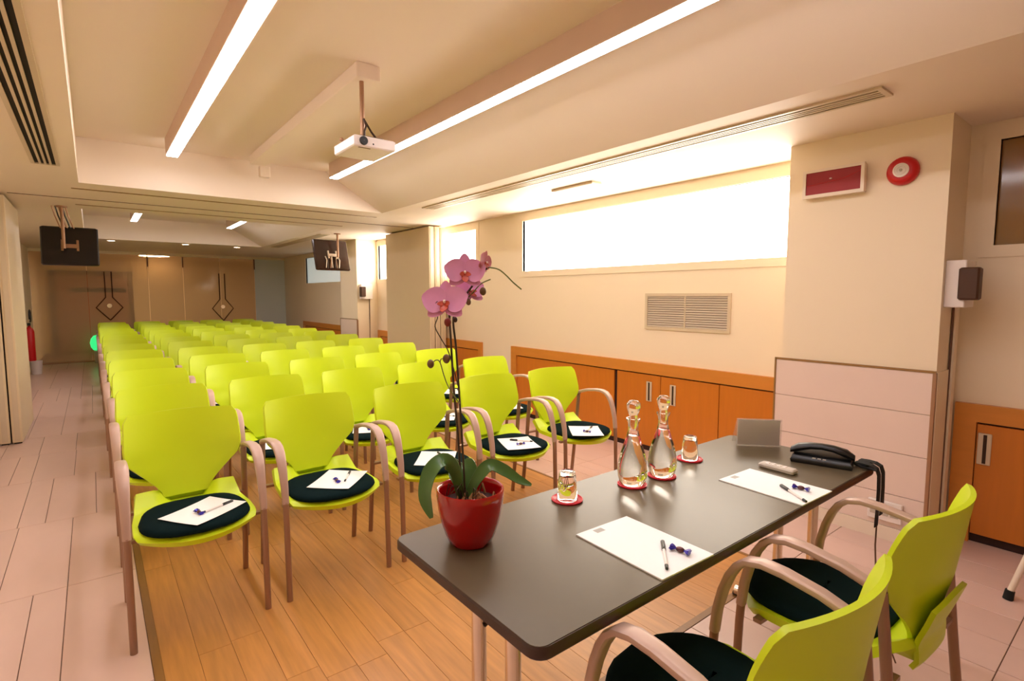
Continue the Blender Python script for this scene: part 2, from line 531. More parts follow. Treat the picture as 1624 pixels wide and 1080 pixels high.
# glass end wall of the far room, with lobby door and dim window behind
gx = [XL, -0.05, 1.02, 1.69, 2.45, 3.21, XR]
gw = thing('glass_wall', 'tinted full height glass wall closing the far room', 'glass wall', (0, Y1, 0))
for x0, x1 in zip(gx, gx[1:]):
    MB().box(x0 + 0.004, x1 - 0.004, -0.006, 0.006, 0.03, 2.30).build('pane', 'pale glass' if x0 > 3.2 else 'wall glass', gw)
MB().box(XL, XR, -0.03, 0.03, 2.30, ZS).build('head_rail', 'wall paint', gw)
MB().box(XL, XR, -0.02, 0.02, 0.0, 0.03).build('floor_rail', 'bracket', gw)
for x in (1.02, 1.69, 3.21):
    MB().box(x - 0.012, x + 0.012, -0.02, 0.02, 2.05, 2.31).build('hinge_bar', 'door frame brown', gw)
def handle(x, zt, zd, zb, hw):
    r = 0.012
    yb = -0.05
    mb = MB()
    mb.tube([(x - 0.06, yb, zt), (x - 0.06, yb, zd + 0.22), (x - hw, yb, zd), (x, yb, zb)], r, 6)
    mb.tube([(x + 0.06, yb, zt), (x + 0.06, yb, zd + 0.22), (x + hw, yb, zd), (x, yb, zb)], r, 6)
    mb.cyl((x - 0.06, yb, zt - 0.1), (x - 0.06, 0, zt - 0.1), 0.008, 6)
    mb.cyl((x + 0.06, yb, zt - 0.1), (x + 0.06, 0, zt - 0.1), 0.008, 6)
    h = mb.build('door_handle', 'dark bracket', gw, smooth=True)
    MB().lathe([(0.001, -0.02), (0.045, -0.02), (0.05, 0), (0.045, 0.02), (0.001, 0.02)], 16).build('lock_disc', 'chrome', h, smooth=True, loc=(x, -0.03, zd + 0.04)).rotation_euler = (R(90), 0, 0)
handle(0.30, 1.92, 1.15, 0.88, 0.23)
handle(2.475, 1.93, 1.10, 0.81, 0.225)
dr = struct(MB().bbox(-0.68, 0.76, 16.94, 16.99, 0, 1.92, 0.004).build('door_1', 'door brown'), 'brown lobby door seen through the glass wall')
f_ = MB()
f_.box(-0.78, -0.68, 16.92, 17.0, 0, 2.02)
f_.box(0.76, 0.86, 16.92, 17.0, 0, 2.02)
f_.box(-0.78, 0.86, 16.92, 17.0, 1.92, 2.02)
f_.build('door_frame', 'door frame brown', dr)
MB().bbox(-0.42, 0.70, 16.88, 16.95, 1.50, 1.60, 0.02).build('closer_bar', 'slot black', dr)

# ------------------------------------------------------------------ folded partitions
def partition(x0, sgn, y0, y1, label, n):
    t = thing('folding_partition', label, 'partition', (x0, (y0 + y1) / 2, 0), group='folded partition stacks')
    d = (y1 - y0) / 2
    for k in range(n):
        a, b = sorted((sgn * k * 0.088, sgn * (k * 0.088 + 0.076)))
        pn = MB().bbox(a, b, -d, d, 0.012, 2.34, 0.004).build('panel', 'partition panel', t)
        MB().box(a + 0.01, b - 0.01, -d + 0.01, d - 0.01, 0.0, 0.014).build('bottom_seal', 'slot black', pn)
        MB().box(a + 0.018, b - 0.018, -d - 0.006, -d + 0.004, 0.03, 2.32).build('edge_strip', 'vent metal', pn)
        if k < n - 1:
            c = sgn * (k * 0.088 + 0.082)
            MB().box(c - 0.006, c + 0.006, -d + 0.03, d - 0.03, 0.01, 2.33).build('gasket', 'slot black', t)
partition(-0.585, -1, 6.83, 8.0, 'folded cream partition stack beside the left aisle', 4)
partition(3.60, 1, 6.36, 7.70, 'folded cream partition stack against the window wall', 3)

# ------------------------------------------------------------------ cabinets under the windows
def cabinet(label, y0, y1, seams, handles, top=0.812, far=False, left_stile=True, right_stile=True, gapw=None):
    t = thing('wall_cabinet', label, 'cabinet', (XR, (y0 + y1) / 2, 0), group='low wooden wall cabinets')
    c = (y0 + y1) / 2
    fr = MB()
    fr.box(-0.035, 0, y0 - c, y1 - c, top - 0.10, top)
    if left_stile:
        fr.box(-0.035, 0, y1 - 0.10 - c, y1 - c, 0, top - 0.10)
    if right_stile:
        fr.box(-0.035, 0, y0 - c, y0 + 0.06 - c, 0, top - 0.10)
    fr.build('frame', 'cabinet frame wood', t)
    a, b = y0 + (0.06 if right_stile else 0), y1 - (0.10 if left_stile else 0)
    MB().box(-0.006, -0.001, a - c, b - c, 0.0, top - 0.10).build('carcass', 'cabinet gap', t)
    ss = [a] + seams + [b]
    for k, (s0, s1) in enumerate(zip(ss, ss[1:])):
        g0 = 0.003
        g1 = 0.003
        if gapw and k in gapw:
            g1 = gapw[k]
        d = MB().bbox(-0.022, -0.006, s0 - c + g0, s1 - c - g1, 0.05, top - 0.112, 0.002).build('door', 'cabinet wood', t)
        for hy in handles:
            if s0 < hy < s1:
                h = MB()
                h.bbox(-0.030, -0.022, hy - c - 0.030, hy - c + 0.030, 0.46, 0.64, 0.003)
                ho = h.build('handle', 'vent metal', d)
                MB().box(-0.0315, -0.0295, hy - c - 0.010, hy - c + 0.006, 0.468, 0.632).build('finger_slot', 'dark bracket', ho)
cabinet('long orange wooden cabinet under the big bright window', 1.64, 4.955, [2.27, 2.83, 3.36], [2.70, 2.95], gapw={3: 0.003, 2: 0.035})
cabinet('short orange cabinet between window wall and folded partition', 5.58, 8.72, [6.3, 7.0, 7.8], [6.2])
cabinet('wooden cabinet under the dim window of the far room', 9.55, 12.90, [10.4, 11.2, 12.0], [11.1])
cabinet('reddish wooden cabinet at the right edge beyond the near pillar', -2.3, 0.79, [-1.5, -0.75, -0.05], [0.65], top=0.80, right_stile=False)

# ------------------------------------------------------------------ ceiling lights
def light(label, xc, y0, y1):
    t = thing('linear_light', label, 'ceiling light', (xc, (y0 + y1) / 2, 2.60), group='linear ceiling lights')
    d = (y1 - y0) / 2
    h = MB()
    h.box(-0.047, -0.041, -d, d, 0.0, ZC - 2.60)
    h.box(0.041, 0.047, -d, d, 0.0, ZC - 2.60)
    h.box(-0.041, 0.041, -d, -d + 0.006, 0.0, ZC - 2.60)
    h.box(-0.041, 0.041, d - 0.006, d, 0.0, ZC - 2.60)
    h.box(-0.041, 0.041, -d + 0.006, d - 0.006, 0.10, 0.106)
    h.build('housing', 'housing', t)
    MB().bbox(-0.041, 0.041, -d + 0.004, d + 0.003, -0.006, 0.012, 0.002).build('diffuser', 'led', t)
light('long white linear ceiling light left of the projector', 0.605, 0.3, 5.45)
light('long white linear ceiling light right of the projector', 1.998, 0.3, 5.45)
light('short looking linear ceiling light in far room, left one', 0.60, 7.75, 10.55)
light('short looking linear ceiling light in far room, right one', 1.99, 7.75, 10.62)
for k, (x, y) in enumerate(((0.32, 11.56), (1.42, 11.56), (2.30, 11.64))):
    t = thing('downlight', ('small recessed downlight over the far room, leftmost', 'small recessed downlight over the far room, middle', 'small recessed downlight over the far room, rightmost')[k], 'ceiling light', (x, y, ZS), group='recessed downlights')
    MB().lathe([(0.075, 0.0), (0.075, -0.008), (0.055, -0.010), (0.055, 0.0)], 20).build('ring', 'white trim', t, smooth=True)
    MB().lathe([(0.001, -0.004), (0.055, -0.004)], 20).build('lens', 'downlight', t)

# ------------------------------------------------------------------ slot diffusers in the soffits
def slot_vent(label, x0, x1, y0, y1, n):
    t = thing('air_vent', label, 'air vent', ((x0 + x1) / 2, (y0 + y1) / 2, ZS), group='long ceiling air vents')
    hw, hl = (x1 - x0) / 2, (y1 - y0) / 2
    MB().box(-hw + 0.008, hw - 0.008, -hl + 0.01, hl - 0.01, -0.003, 0.0).build('duct_opening', 'slot black', t)
    f = MB()
    f.box(-hw - 0.012, -hw + 0.01, -hl - 0.012, hl + 0.012, -0.010, 0)
    f.box(hw - 0.01, hw + 0.012, -hl - 0.012, hl + 0.012, -0.010, 0)
    f.box(-hw + 0.01, hw - 0.01, -hl - 0.012, -hl + 0.012, -0.010, 0)
    f.box(-hw + 0.01, hw - 0.01, hl - 0.012, hl + 0.012, -0.010, 0)
    f.build('frame', 'vent metal', t)
    for k in range(1, n):
        x = -hw + 0.01 + (2 * hw - 0.02) * k / n
        MB().box(x - 0.0065, x + 0.0065, -hl + 0.012, hl - 0.012, -0.010, -0.003).build('slat', 'vent metal', t)
slot_vent('long black slotted air vent in the left ceiling edge', -0.275, -0.140, -0.5, 5.14, 4)
slot_vent('long slotted air vent in ceiling beside the big window', 2.87, 3.00, 0.93, 5.18, 4)
slot_vent('long slotted air vent in the far room ceiling', 2.84, 2.96, 8.35, 11.2, 4)
t = thing('lobby_fill_light', 'added unseen fill light on the lobby ceiling behind the glass wall', 'ceiling light', (1.2, 14.95, ZS))  # hidden behind the head rail, added to brighten lobby and glass
MB().lathe([(0.33, 0.0), (0.33, -0.03), (0.30, -0.04)], 32).build('rim', 'white trim', t, smooth=True)
MB().lathe([(0.001, -0.034), (0.30, -0.034)], 32).build('diffuser', 'lobby fill', t)
t = thing('emergency_light', 'small rectangular fitting in the bright ceiling above the big window', 'ceiling light', (3.36, 3.36, ZS))
MB().bbox(-0.06, 0.06, -0.25, 0.25, -0.018, 0.0, 0.004).build('body', 'vent metal', t)
MB().box(-0.045, 0.045, -0.235, 0.235, -0.021, -0.017).build('cover', 'white trim', t)

# ------------------------------------------------------------------ ceiling duct, sensor, projector
t = thing('cable_duct', 'boxed cream cable duct running along the ceiling to the projector', 'duct', (1.32, 4.3, ZC))
MB().bbox(-0.072, 0.072, -1.30, 1.30, -0.085, 0.0, 0.004).build('box', 'ceiling paint', t)
tag(MB().bbox(1.335, 1.43, 5.60, 5.66, 2.555, 2.66, 0.006).build('motion_sensor', 'white trim'), 'small square sensor at the far end of the ceiling duct', 'sensor')
bpy.data.objects['motion_sensor'].location = (0, 0, 0)

t = thing('projector', 'white projector hanging from ceiling pole', 'projector', (1.31, 3.06, 0))
bd = MB()
hw, hd = 0.125, 0.15
bd.loft([[(-hw + .006, -hd + .006, 2.245), (hw - .006, -hd + .006, 2.245), (hw - .006, hd - .006, 2.245), (-hw + .006, hd - .006, 2.245)],
         [(-hw, -hd, 2.252), (hw, -hd, 2.252), (hw, hd, 2.252), (-hw, hd, 2.252)],
         [(-hw, -hd, 2.298), (hw, -hd, 2.298), (hw, hd, 2.298), (-hw, hd, 2.298)],
         [(-hw + .01, -hd + .01, 2.306), (hw - .01, -hd + .01, 2.306), (hw - .01, hd - .01, 2.306), (-hw + .01, hd - .01, 2.306)]])
bo = bd.build('body', 'white plastic', t)
ln = MB().lathe([(0.001, 0.0), (0.022, 0.0), (0.024, 0.004), (0.024, 0.018)], 20).build('lens', 'black plastic', t, smooth=True, loc=(-0.07, -hd - 0.012, 2.276))
ln.rotation_euler = (R(-90), 0, 0)
MB().box(-0.016, -0.008, -hd - 0.002, -hd + 0.001, 2.262, 2.270).build('sensor_eye', 'black plastic', bo)
MB().box(-0.09, -0.02, -hd + 0.02, -hd + 0.03, 2.2435, 2.2455).build('foot_slot', 'joint', bo)
MB().bbox(-0.07, 0.075, -0.10, 0.06, 2.306, 2.322, 0.003).build('mount_plate', 'dark bracket', t)
MB().cyl((-0.01, 0.0, 2.32), (-0.01, 0.0, ZC - 0.085), 0.013, 12).build('pole', 'bracket', t, smooth=True)
MB().tube([(-0.01, -0.02, 2.44), (0.0, -0.03, 2.40), (-0.02, -0.05, 2.36), (-0.02, -0.05, 2.32)], 0.006, 6).build('cable', 'dark bracket', t, smooth=True)
MB().tube([(-0.005, -0.02, 2.43), (0.03, -0.03, 2.37), (0.06, -0.05, 2.32)], 0.006, 6).build('cable', 'dark bracket', t, smooth=True)
MB().ball((-0.118, 0.05, 2.318), 0.012).build('knob', 'bracket', t, smooth=True)
MB().ball((-0.10, -0.04, 2.312), 0.008).build('knob', 'bracket', t, smooth=True)

# ------------------------------------------------------------------ hanging monitors (seen from behind)
def monitor(label, px, py, cx, cz, w_, h_, tilt, yaw, m, cables):
    t = thing('hanging_monitor', label, 'monitor', (px, py, ZS), group='monitors hung from the ceiling')
    MB().lathe([(0.001, 0), (0.05, 0), (0.05, -0.012), (0.001, -0.014)], 16).build('ceiling_plate', 'bracket', t, smooth=True)
    dz = cz - ZS
    MB().cyl((0, 0, -0.01), (0, 0, dz - 0.03), 0.016, 10).build('pole', 'bracket', t, smooth=True)
    sh = MB().bbox(-w_ / 2, w_ / 2, -0.025, 0.025, -h_ / 2, h_ / 2, 0.012).build('shell', m, t)
    sh.location = (cx - px, 0.09, dz)
    sh.rotation_euler = (R(-tilt), 0, R(yaw))
    MB().box(-w_ / 2 + 0.02, w_ / 2 - 0.02, 0.025, 0.0265, -h_ / 2 + 0.02, h_ / 2 - 0.02).build('display', 'black plastic', sh)
    br = MB()
    br.box(-0.075, -0.055, -0.045, -0.025, -0.06, 0.06)
    br.box(0.055, 0.075, -0.045, -0.025, -0.06, 0.06)
    br.box(-0.075, 0.075, -0.05, -0.03, -0.03, 0.012)
    br.build('bracket', 'bracket' if cables else 'white trim', sh)
    if cables:
        for k in range(5):
            a = -0.05 + k * 0.028
            MB().tube([(a - 0.03, 0.0, 0.0), (a - 0.01, 0.02, -0.10), (a + 0.02, 0.06, -0.2), (a + 0.03, 0.07, dz + h_ / 2 - 0.02)], 0.007, 6).build('cable', 'black plastic' if k % 2 else 'bracket', t, smooth=True)
    else:
        for k in range(7):
            a = -0.12 + k * 0.035
            sh_c = MB().tube([(a, -0.03, -0.03), (a + 0.012 * (-1) ** k, -0.045, -0.09), (a - 0.01, -0.035, -h_ / 2 + 0.03)], 0.008, 6).build('cable', ('white trim', 'dark bracket', 'bracket')[k % 3], sh, smooth=True)
monitor('black monitor seen from behind, hung over the left aisle', -0.20, 7.48, -0.15, 1.945, 0.49, 0.425, 12, -2, 'tv back', True)
monitor('brown backed monitor hung near the far pillar', 3.02, 8.16, 2.95, 2.03, 0.56, 0.48, 14, 8, 'tv back brown', False)

# ------------------------------------------------------------------ wall fittings
XP = 3.562
t = thing('wall_grille', 'rectangular louvred grille on the wall above the cabinets', 'air vent', (XR, 2.615, 1.272))
gl, gh = 0.41, 0.16
f = MB()
f.box(-0.012, 0, -gl, gl, gh - 0.025, gh)
f.box(-0.012, 0, -gl, gl, -gh, -gh + 0.025)
f.box(-0.012, 0, -gl, -gl + 0.025, -gh + 0.025, gh - 0.025)
f.box(-0.012, 0, gl - 0.025, gl, -gh + 0.025, gh - 0.025)
f.box(-0.010, 0, -0.006, 0.006, -gh + 0.025, gh - 0.025)
f.build('frame', 'vent metal', t)
MB().box(-0.002, -0.0005, -gl + 0.02, gl - 0.02, -gh + 0.02, gh - 0.02).build('backing', 'joint', t)
for s_ in (-1, 1):
    for k in range(14):
        z = -gh + 0.034 + k * 0.0195
        a, b = (0.006, gl - 0.025) if s_ > 0 else (-gl + 0.025, -0.006)
        MB().add([(-0.010, a, z - 0.007), (-0.010, b, z - 0.007), (-0.003, b, z + 0.008), (-0.003, a, z + 0.008),
                  (-0.008, a, z - 0.009), (-0.008, b, z - 0.009), (-0.001, b, z + 0.006), (-0.001, a, z + 0.006)],
                 [(0, 1, 2, 3), (7, 6, 5, 4), (0, 4, 5, 1), (3, 2, 6, 7), (0, 3, 7, 4), (1, 5, 6, 2)]).build('louvre', 'vent slat', t)

t = thing('warning_sign', 'dark red rectangular lamp sign in white frame on pillar', 'sign', (XP, 1.357, 2.095))
f = MB()
f.box(-0.055, -0.04, -0.168, 0.168, 0.066, 0.082)
f.box(-0.055, -0.04, -0.168, 0.168, -0.086, -0.066)
f.box(-0.055, -0.04, -0.168, -0.150, -0.066, 0.066)
f.box(-0.055, -0.04, 0.150, 0.168, -0.066, 0.066)
f.bbox(-0.04, 0.0, -0.165, 0.165, -0.083, 0.079, 0.003)
f.build('frame', 'white trim', t)
pn = MB().box(-0.048, -0.04, -0.150, 0.150, -0.066, 0.066).build('red_panel', 'dark red panel', t)
MB().tube([(-0.0485, 0.148, -0.012), (-0.0485, 0.06, -0.002), (-0.0485, -0.05, 0.006), (-0.0485, -0.10, 0.022), (-0.0485, -0.148, 0.040)], 0.0014, 5).build('highlight_line', 'red plastic', pn)
MB().ball((-0.049, 0.012, 0.018), 0.004, 0.008, 0.004).build('indicator', 'white plastic', pn)
t = thing('alarm_beacon', 'round red alarm beacon with white centre on the pillar', 'alarm', (XP, 1.016, 2.098))
def xl(prof, name, m, parent, n=28):
    o = MB().lathe(prof, n).build(name, m, parent, smooth=True)
    o.rotation_euler = (0, R(-90), 0)
    return o
xl([(0.076, 0.0), (0.078, 0.012), (0.072, 0.030), (0.060, 0.040), (0.044, 0.043), (0.001, 0.043)], 'body', 'red plastic', t)
xl([(0.038, 0.040), (0.038, 0.049), (0.030, 0.051), (0.030, 0.048), (0.024, 0.048), (0.024, 0.052), (0.017, 0.053), (0.017, 0.049), (0.001, 0.049)], 'sounder', 'white plastic', t)
xl([(0.008, 0.048), (0.007, 0.056), (0.001, 0.058)], 'lens', 'grey plastic', t, 12)

def wall_speaker(label, a, sc_=1.0):
    t = thing('wall_speaker', label, 'speaker', (3.60, a, 1.475), group='pillar loudspeakers')
    MB().bbox(0.0, 0.20, -0.088, 0.0, -0.125, 0.125, 0.004).build('back_box', 'white plastic', t)
    s = MB().bbox(-0.022, 0.06, -0.145, -0.060, -0.085, 0.085, 0.008).build('cabinet', 'speaker brown', t)
    MB().box(-0.0235, -0.021, -0.137, -0.068, -0.075, 0.075).build('grille', 'speaker brown', s)
    MB().box(-0.015, 0.05, -0.064, -0.060, -0.075, 0.075).build('rear_gap', 'slot black', s)
wall_speaker('small brown speaker on white box, side of the near pillar', 0.81)
wall_speaker('small brown speaker on white box, side of the far pillar', 8.77)

t = thing('power_outlet', 'white multi socket plate low on the pillar cladding', 'socket', (XP - 0.012, 1.0, 0.175))
MB().bbox(-0.022, 0.0, -0.085, 0.085, -0.06, 0.055, 0.004).build('plate', 'white plastic', t)
for k in range(3):
    y = -0.05 + 0.05 * k
    s = MB().bbox(-0.026, -0.022, y - 0.02, y + 0.02, -0.028, 0.022, 0.003).build('socket', 'grey plastic', t)
    for q in (-0.008, 0.008):
        MB().cyl((-0.0268, y + q, -0.003), (-0.025, y + q, -0.003), 0.0035, 8).build('hole', 'slot black', s)

# fire extinguisher on the far left wall, waste bin
t = thing('fire_extinguisher', 'red fire extinguisher hung on the far left wall', 'extinguisher', (-0.87, 12.35, 0.28))
MB().lathe([(0.001, 0), (0.06, 0), (0.065, 0.02), (0.065, 0.5), (0.05, 0.56), (0.02, 0.59), (0.02, 0.62), (0.001, 0.62)], 18).build('cylinder', 'red plastic', t, smooth=True)
MB().bbox(-0.02, 0.02, -0.05, 0.05, 0.61, 0.66, 0.004).build('valve', 'black plastic', t)
hose = [(0.02, math.sin(a) * 0.10, 0.78 + math.cos(a) * 0.10) for a in [R(200 - 14 * k) for k in range(24)]]
MB().tube(hose, 0.014, 8).build('hose', 'black plastic', t, smooth=True)
t = thing('waste_bin', 'small white bin on the floor below the extinguisher', 'bin', (-0.84, 12.75, 0))
MB().lathe([(0.001, 0), (0.07, 0), (0.09, 0.24), (0.08, 0.24), (0.065, 0.02), (0.001, 0.02)], 16).build('body', 'white plastic', t, smooth=True)
t = thing('green_glow', 'made-up glowing body for the soft green glow low by the glass wall', 'glow', (0.06, 14.12, 0))  # body made up to carry a soft green glow at the glass
MB().bbox(-0.07, 0.07, -0.05, 0.05, 0.0, 0.26, 0.006).build('base', 'grey plastic', t)
MB().lathe([(0.001, 0.26), (0.08, 0.27), (0.12, 0.33), (0.135, 0.42), (0.115, 0.51), (0.07, 0.57), (0.001, 0.59)], 24).build('glow_body', 'green glow', t, smooth=True)

# flip chart easel just outside the frame, only one foot shows
t = thing('easel', 'white tripod easel leg with black rubber foot at right edge', 'easel', (3.55, 0.12, 0))
feet = [(-0.26, 0.30), (0.26, 0.12), (-0.02, -0.42)]
for fx, fy in feet:
    lg = MB().tube([(fx, fy, 0.03), (fx * 0.10, fy * 0.10, 1.15)], 0.013, 10).build('leg', 'white trim', t, smooth=True)
    MB().tube([(fx * 1.012, fy * 1.012, 0.0), (fx * 0.995, fy * 0.995, 0.045)], [0.020, 0.018], 10).build('rubber_foot', 'black matte', lg, smooth=True)
MB().cyl((0, 0, 1.12), (0, 0, 1.22), 0.03, 12).build('hub', 'grey plastic', t, smooth=True)

# ------------------------------------------------------------------ chairs
def make_chair():
    t = thing('conference_chair', 'x', 'chair')
    F = -0.225                                  # front legs; +y is the back of the chair
    # seat shell
    nu, nv = 12, 14
    G = []
    for j in range(nv + 1):
        v = j / nv
        row = []
        for i in range(nu + 1):
            u = -1 + 2 * i / nu
            hwid = interp(v, [(0, 0.216), (0.08, 0.226), (0.4, 0.226), (0.72, 0.214), (0.86, 0.208), (1, 0.198)])
            x = u * hwid
            df = -0.085 + 0.10 * abs(u) ** 1.9
            dr_ = 0.415 - 0.03 * abs(u) ** 3
            d = lerp(df, dr_, v)
            z = 0.452 - 0.020 * max(0, (0.16 - v) / 0.16) ** 2 + 0.006 * u * u
            lift = max(0.0, (v - 0.78) / 0.22)
            side = min(1.0, max(0.0, (abs(u) - 0.38) / 0.14))
            z += 0.062 * lift ** 1.2 * side
            row.append((x, F + d, z))
        G.append(row)
    MB().sheet(G, 0.024).build('seat', 'lime plastic', t, smooth=True, angle=50)
    # pad
    rings = []
    n = 32
    def outline(k, s):
        a = 2 * math.pi * k / n
        c_, s_ = math.cos(a), math.sin(a)
        e = 2 / 3.8
        px = abs(c_) ** e * (1 if c_ >= 0 else -1)
        py = abs(s_) ** e * (1 if s_ >= 0 else -1)
        x = px * (0.207 - 0.030 * max(0, py)) * s
        d = 0.133 + py * 0.198 * s
        if py < 0:
            d += 0.060 * (px * px - 0.25) * (-py)
        return x, F + d
    for s, z in ((0.97, 0.452), (1.0, 0.460), (0.985, 0.471), (0.93, 0.478), (0.7, 0.4805), (0.35, 0.481), (0.02, 0.481)):
        rings.append([outline(k, s) + (z,) for k in range(n)])
    MB().loft(rings, True).build('seat_pad', 'pad fabric', t, smooth=True, angle=60)
    # back plate
    zt, zb = 0.868, 0.478
    nj, ni = 16, 14
    G = []
    for j in range(nj + 1):
        q = j / nj
        row = []
        for i in range(ni + 1):
            u = -1 + 2 * i / ni
            z = lerp(zt, zb, q)
            hwid = interp(zb + zt - z, [(zb, 0.210), (zb + 0.012, 0.221), (zb + 0.03, 0.2275), (zb + 0.15, 0.232), (zb + 0.19, 0.229), (zb + 0.215, 0.222), (zb + 0.36, 0.100), (zt, 0.094)])
            x = u * hwid
            cen = interp(z, [(0.47, 0.392), (0.55, 0.415), (0.65, 0.440), (0.75, 0.455), (0.87, 0.470)])
            wrap = interp(z, [(0.47, 0.02), (0.60, 0.072), (0.70, 0.086), (0.78, 0.078), (0.87, 0.056)])
            zz = z + 0.004 * (1 - u * u) * (1 - q) ** 2
            row.append((x, F + cen - wrap * (x / 0.235) ** 2, zz))
        G.append(row)
    bk = MB().sheet(G, -0.013).build('backrest', 'lime plastic', t, smooth=True, angle=50)
    # stem behind
    G = []
    for j in range(9):
        q = j / 8
        row = []
        for i in range(7):
            u = -1 + 2 * i / 6
            z = lerp(0.640 - 0.03 * u * u, 0.425, q)
            hwid = lerp(0.125, 0.100, q)
            d = interp(z, [(0.42, 0.396), (0.45, 0.412), (0.50, 0.408), (0.56, 0.430), (0.63, 0.452), (0.67, 0.458)])
            row.append((u * hwid, F + d + 0.012 - 0.008 * u * u, z))
        G.append(row)
    MB().sheet(G, -0.012).build('back_stem', 'lime plastic', t, smooth=True, angle=50)
    # sides: front leg, armrest, rear leg
    for s in (-1, 1):
        x = s * 0.249
        MB().sweep_yz(x, [(F - 0.005, 0.0), (F + 0.0, 0.2), (F + 0.006, 0.40), (F + 0.010, 0.465)], 0.0135, 0.0125, 10).build('leg', 'leg taupe', t, smooth=True)
        pth = [(0.010, 0.460), (0.018, 0.53), (0.034, 0.595), (0.053, 0.645), (0.074, 0.680), (0.102, 0.704), (0.145, 0.7145), (0.20, 0.713), (0.29, 0.700), (0.36, 0.679), (0.385, 0.667)]
        MB().sweep_yz(x, [(F + d, z) for d, z in pth], [0.0150, 0.016, 0.0185, 0.021, 0.0225, 0.0235, 0.0235, 0.0225, 0.021, 0.018, 0.0145], [0.0125, 0.0125, 0.012, 0.0115, 0.011, 0.0105, 0.0105, 0.0105, 0.0105, 0.0115, 0.012], 14, True, 0.6).build('armrest', 'arm taupe', t, smooth=True)
        MB().sweep_yz(x, [(F + 0.455, 0.0), (F + 0.43, 0.20), (F + 0.405, 0.42), (F + 0.390, 0.58), (F + 0.380, 0.672)], 0.0135, 0.0135, 10).build('leg', 'leg taupe', t, smooth=True)
        MB().box(min(x, s * 0.20), max(x, s * 0.20), F + 0.05, F + 0.075, 0.424, 0.436).build('seat_bracket', 'leg taupe', t)
        MB().box(min(x, s * 0.18), max(x, s * 0.18), F + 0.385, F + 0.410, 0.424, 0.436).build('seat_bracket', 'leg taupe', t)
    return t

ROWW = ['front', 'second', 'third', 'fourth', 'fifth', 'sixth', 'seventh', 'eighth', 'ninth', 'tenth', 'eleventh', 'twelfth', 'last']
SEATW = ['left aisle end', 'second from the left aisle', 'middle seat', 'second from the window side', 'window side end']
proto = make_chair()
first = True
NROW, NCOL = 13, 5
seat_pos = {}
for r_ in range(NROW):
    for c_ in range(NCOL):
        o = proto if first else copy_tree(proto)
        first = False
        j = random.Random(r_ * 10 + c_)
        x = 0.307 + 0.5915 * c_ + j.uniform(-0.012, 0.012) * (1 if r_ else 0.2) + (0.03 if r_ and c_ == 4 else 0)
        y = 2.715 + 0.874 * r_ + j.uniform(-0.03, 0.03) * (1 if r_ else 0.2)
        a = j.uniform(-0.025, 0.025)
        o.location = (x, y, 0)
        o.rotation_euler = (0, 0, a)
        seat_pos[(r_, c_)] = (x, y, a)
        tag(o, 'lime green armchair with dark seat pad, %s row, %s' % (ROWW[r_], SEATW[c_]), 'chair', 'rows of lime green chairs')
for x, a, lab in ((1.093, R(-2.4), 'lime green armchair behind the table nearest the camera, back cut by bottom edge'),
                  (1.776, R(-2.4), 'lime green armchair behind the table at its telephone end')):
    o = copy_tree(proto)
    o.location = (x, 0.570, 0)
    o.rotation_euler = (0, 0, math.pi + a)
    tag(o, lab, 'chair', 'presenters chairs')

# ------------------------------------------------------------------ presenters table
TX0, TX1, TY0, TY1, TZ = 0.627, 2.410, 0.718, 1.332, 0.74
t = thing('folding_table', 'long dark grey folding table with chrome legs', 'table', ((TX0 + TX1) / 2, (TY0 + TY1) / 2, 0))
hx, hy = (TX1 - TX0) / 2, (TY1 - TY0) / 2
def rrect(hx, hy, r, n=5):
    o = []
    for cx, cy, a0 in ((hx - r, hy - r, 0), (-hx + r, hy - r, 90), (-hx + r, -hy + r, 180), (hx - r, -hy + r, 270)):
        for k in range(n + 1):
            a = R(a0 + 90 * k / n)
            o.append((cx + r * math.cos(a), cy + r * math.sin(a)))
    return o
MB().prism(rrect(hx - 0.004, hy - 0.004, 0.03), TZ - 0.004, TZ).build('tabletop', 'table top', t)
MB().prism(rrect(hx, hy, 0.034), TZ - 0.029, TZ - 0.0015, 0.004).build('edge_band', 'table edge', t, smooth=True)
for sx in (-1, 1):
    x = 0.72 - 1.5185 if sx < 0 else 2.32 - 1.5185
    for yv in (-0.118, 0.020):
        MB().cyl((x, yv, 0.05), (x, yv, TZ - 0.029), 0.019, 14).build('leg', 'chrome', t, smooth=True)
    ft = MB().tube([(x, -0.24, 0.030), (x, 0.205, 0.030)], 0.022, 12).build('foot_bar', 'chrome', t, smooth=True)
    for yv in (-0.238, 0.203):
        MB().cyl((x, yv - 0.012, 0.012), (x, yv + 0.012, 0.012), 0.012, 10).build('foot_pad', 'black plastic', ft, smooth=True)
    MB().bbox(x - 0.03, x + 0.03, -0.17, 0.07, TZ - 0.045, TZ - 0.029, 0.003).build('hinge_plate', 'dark bracket', t)
    MB().cyl((x, 0.0, 0.60), (x - sx * 0.22, -0.03, TZ - 0.03), 0.006, 8).build('brace', 'dark bracket', t, smooth=True)

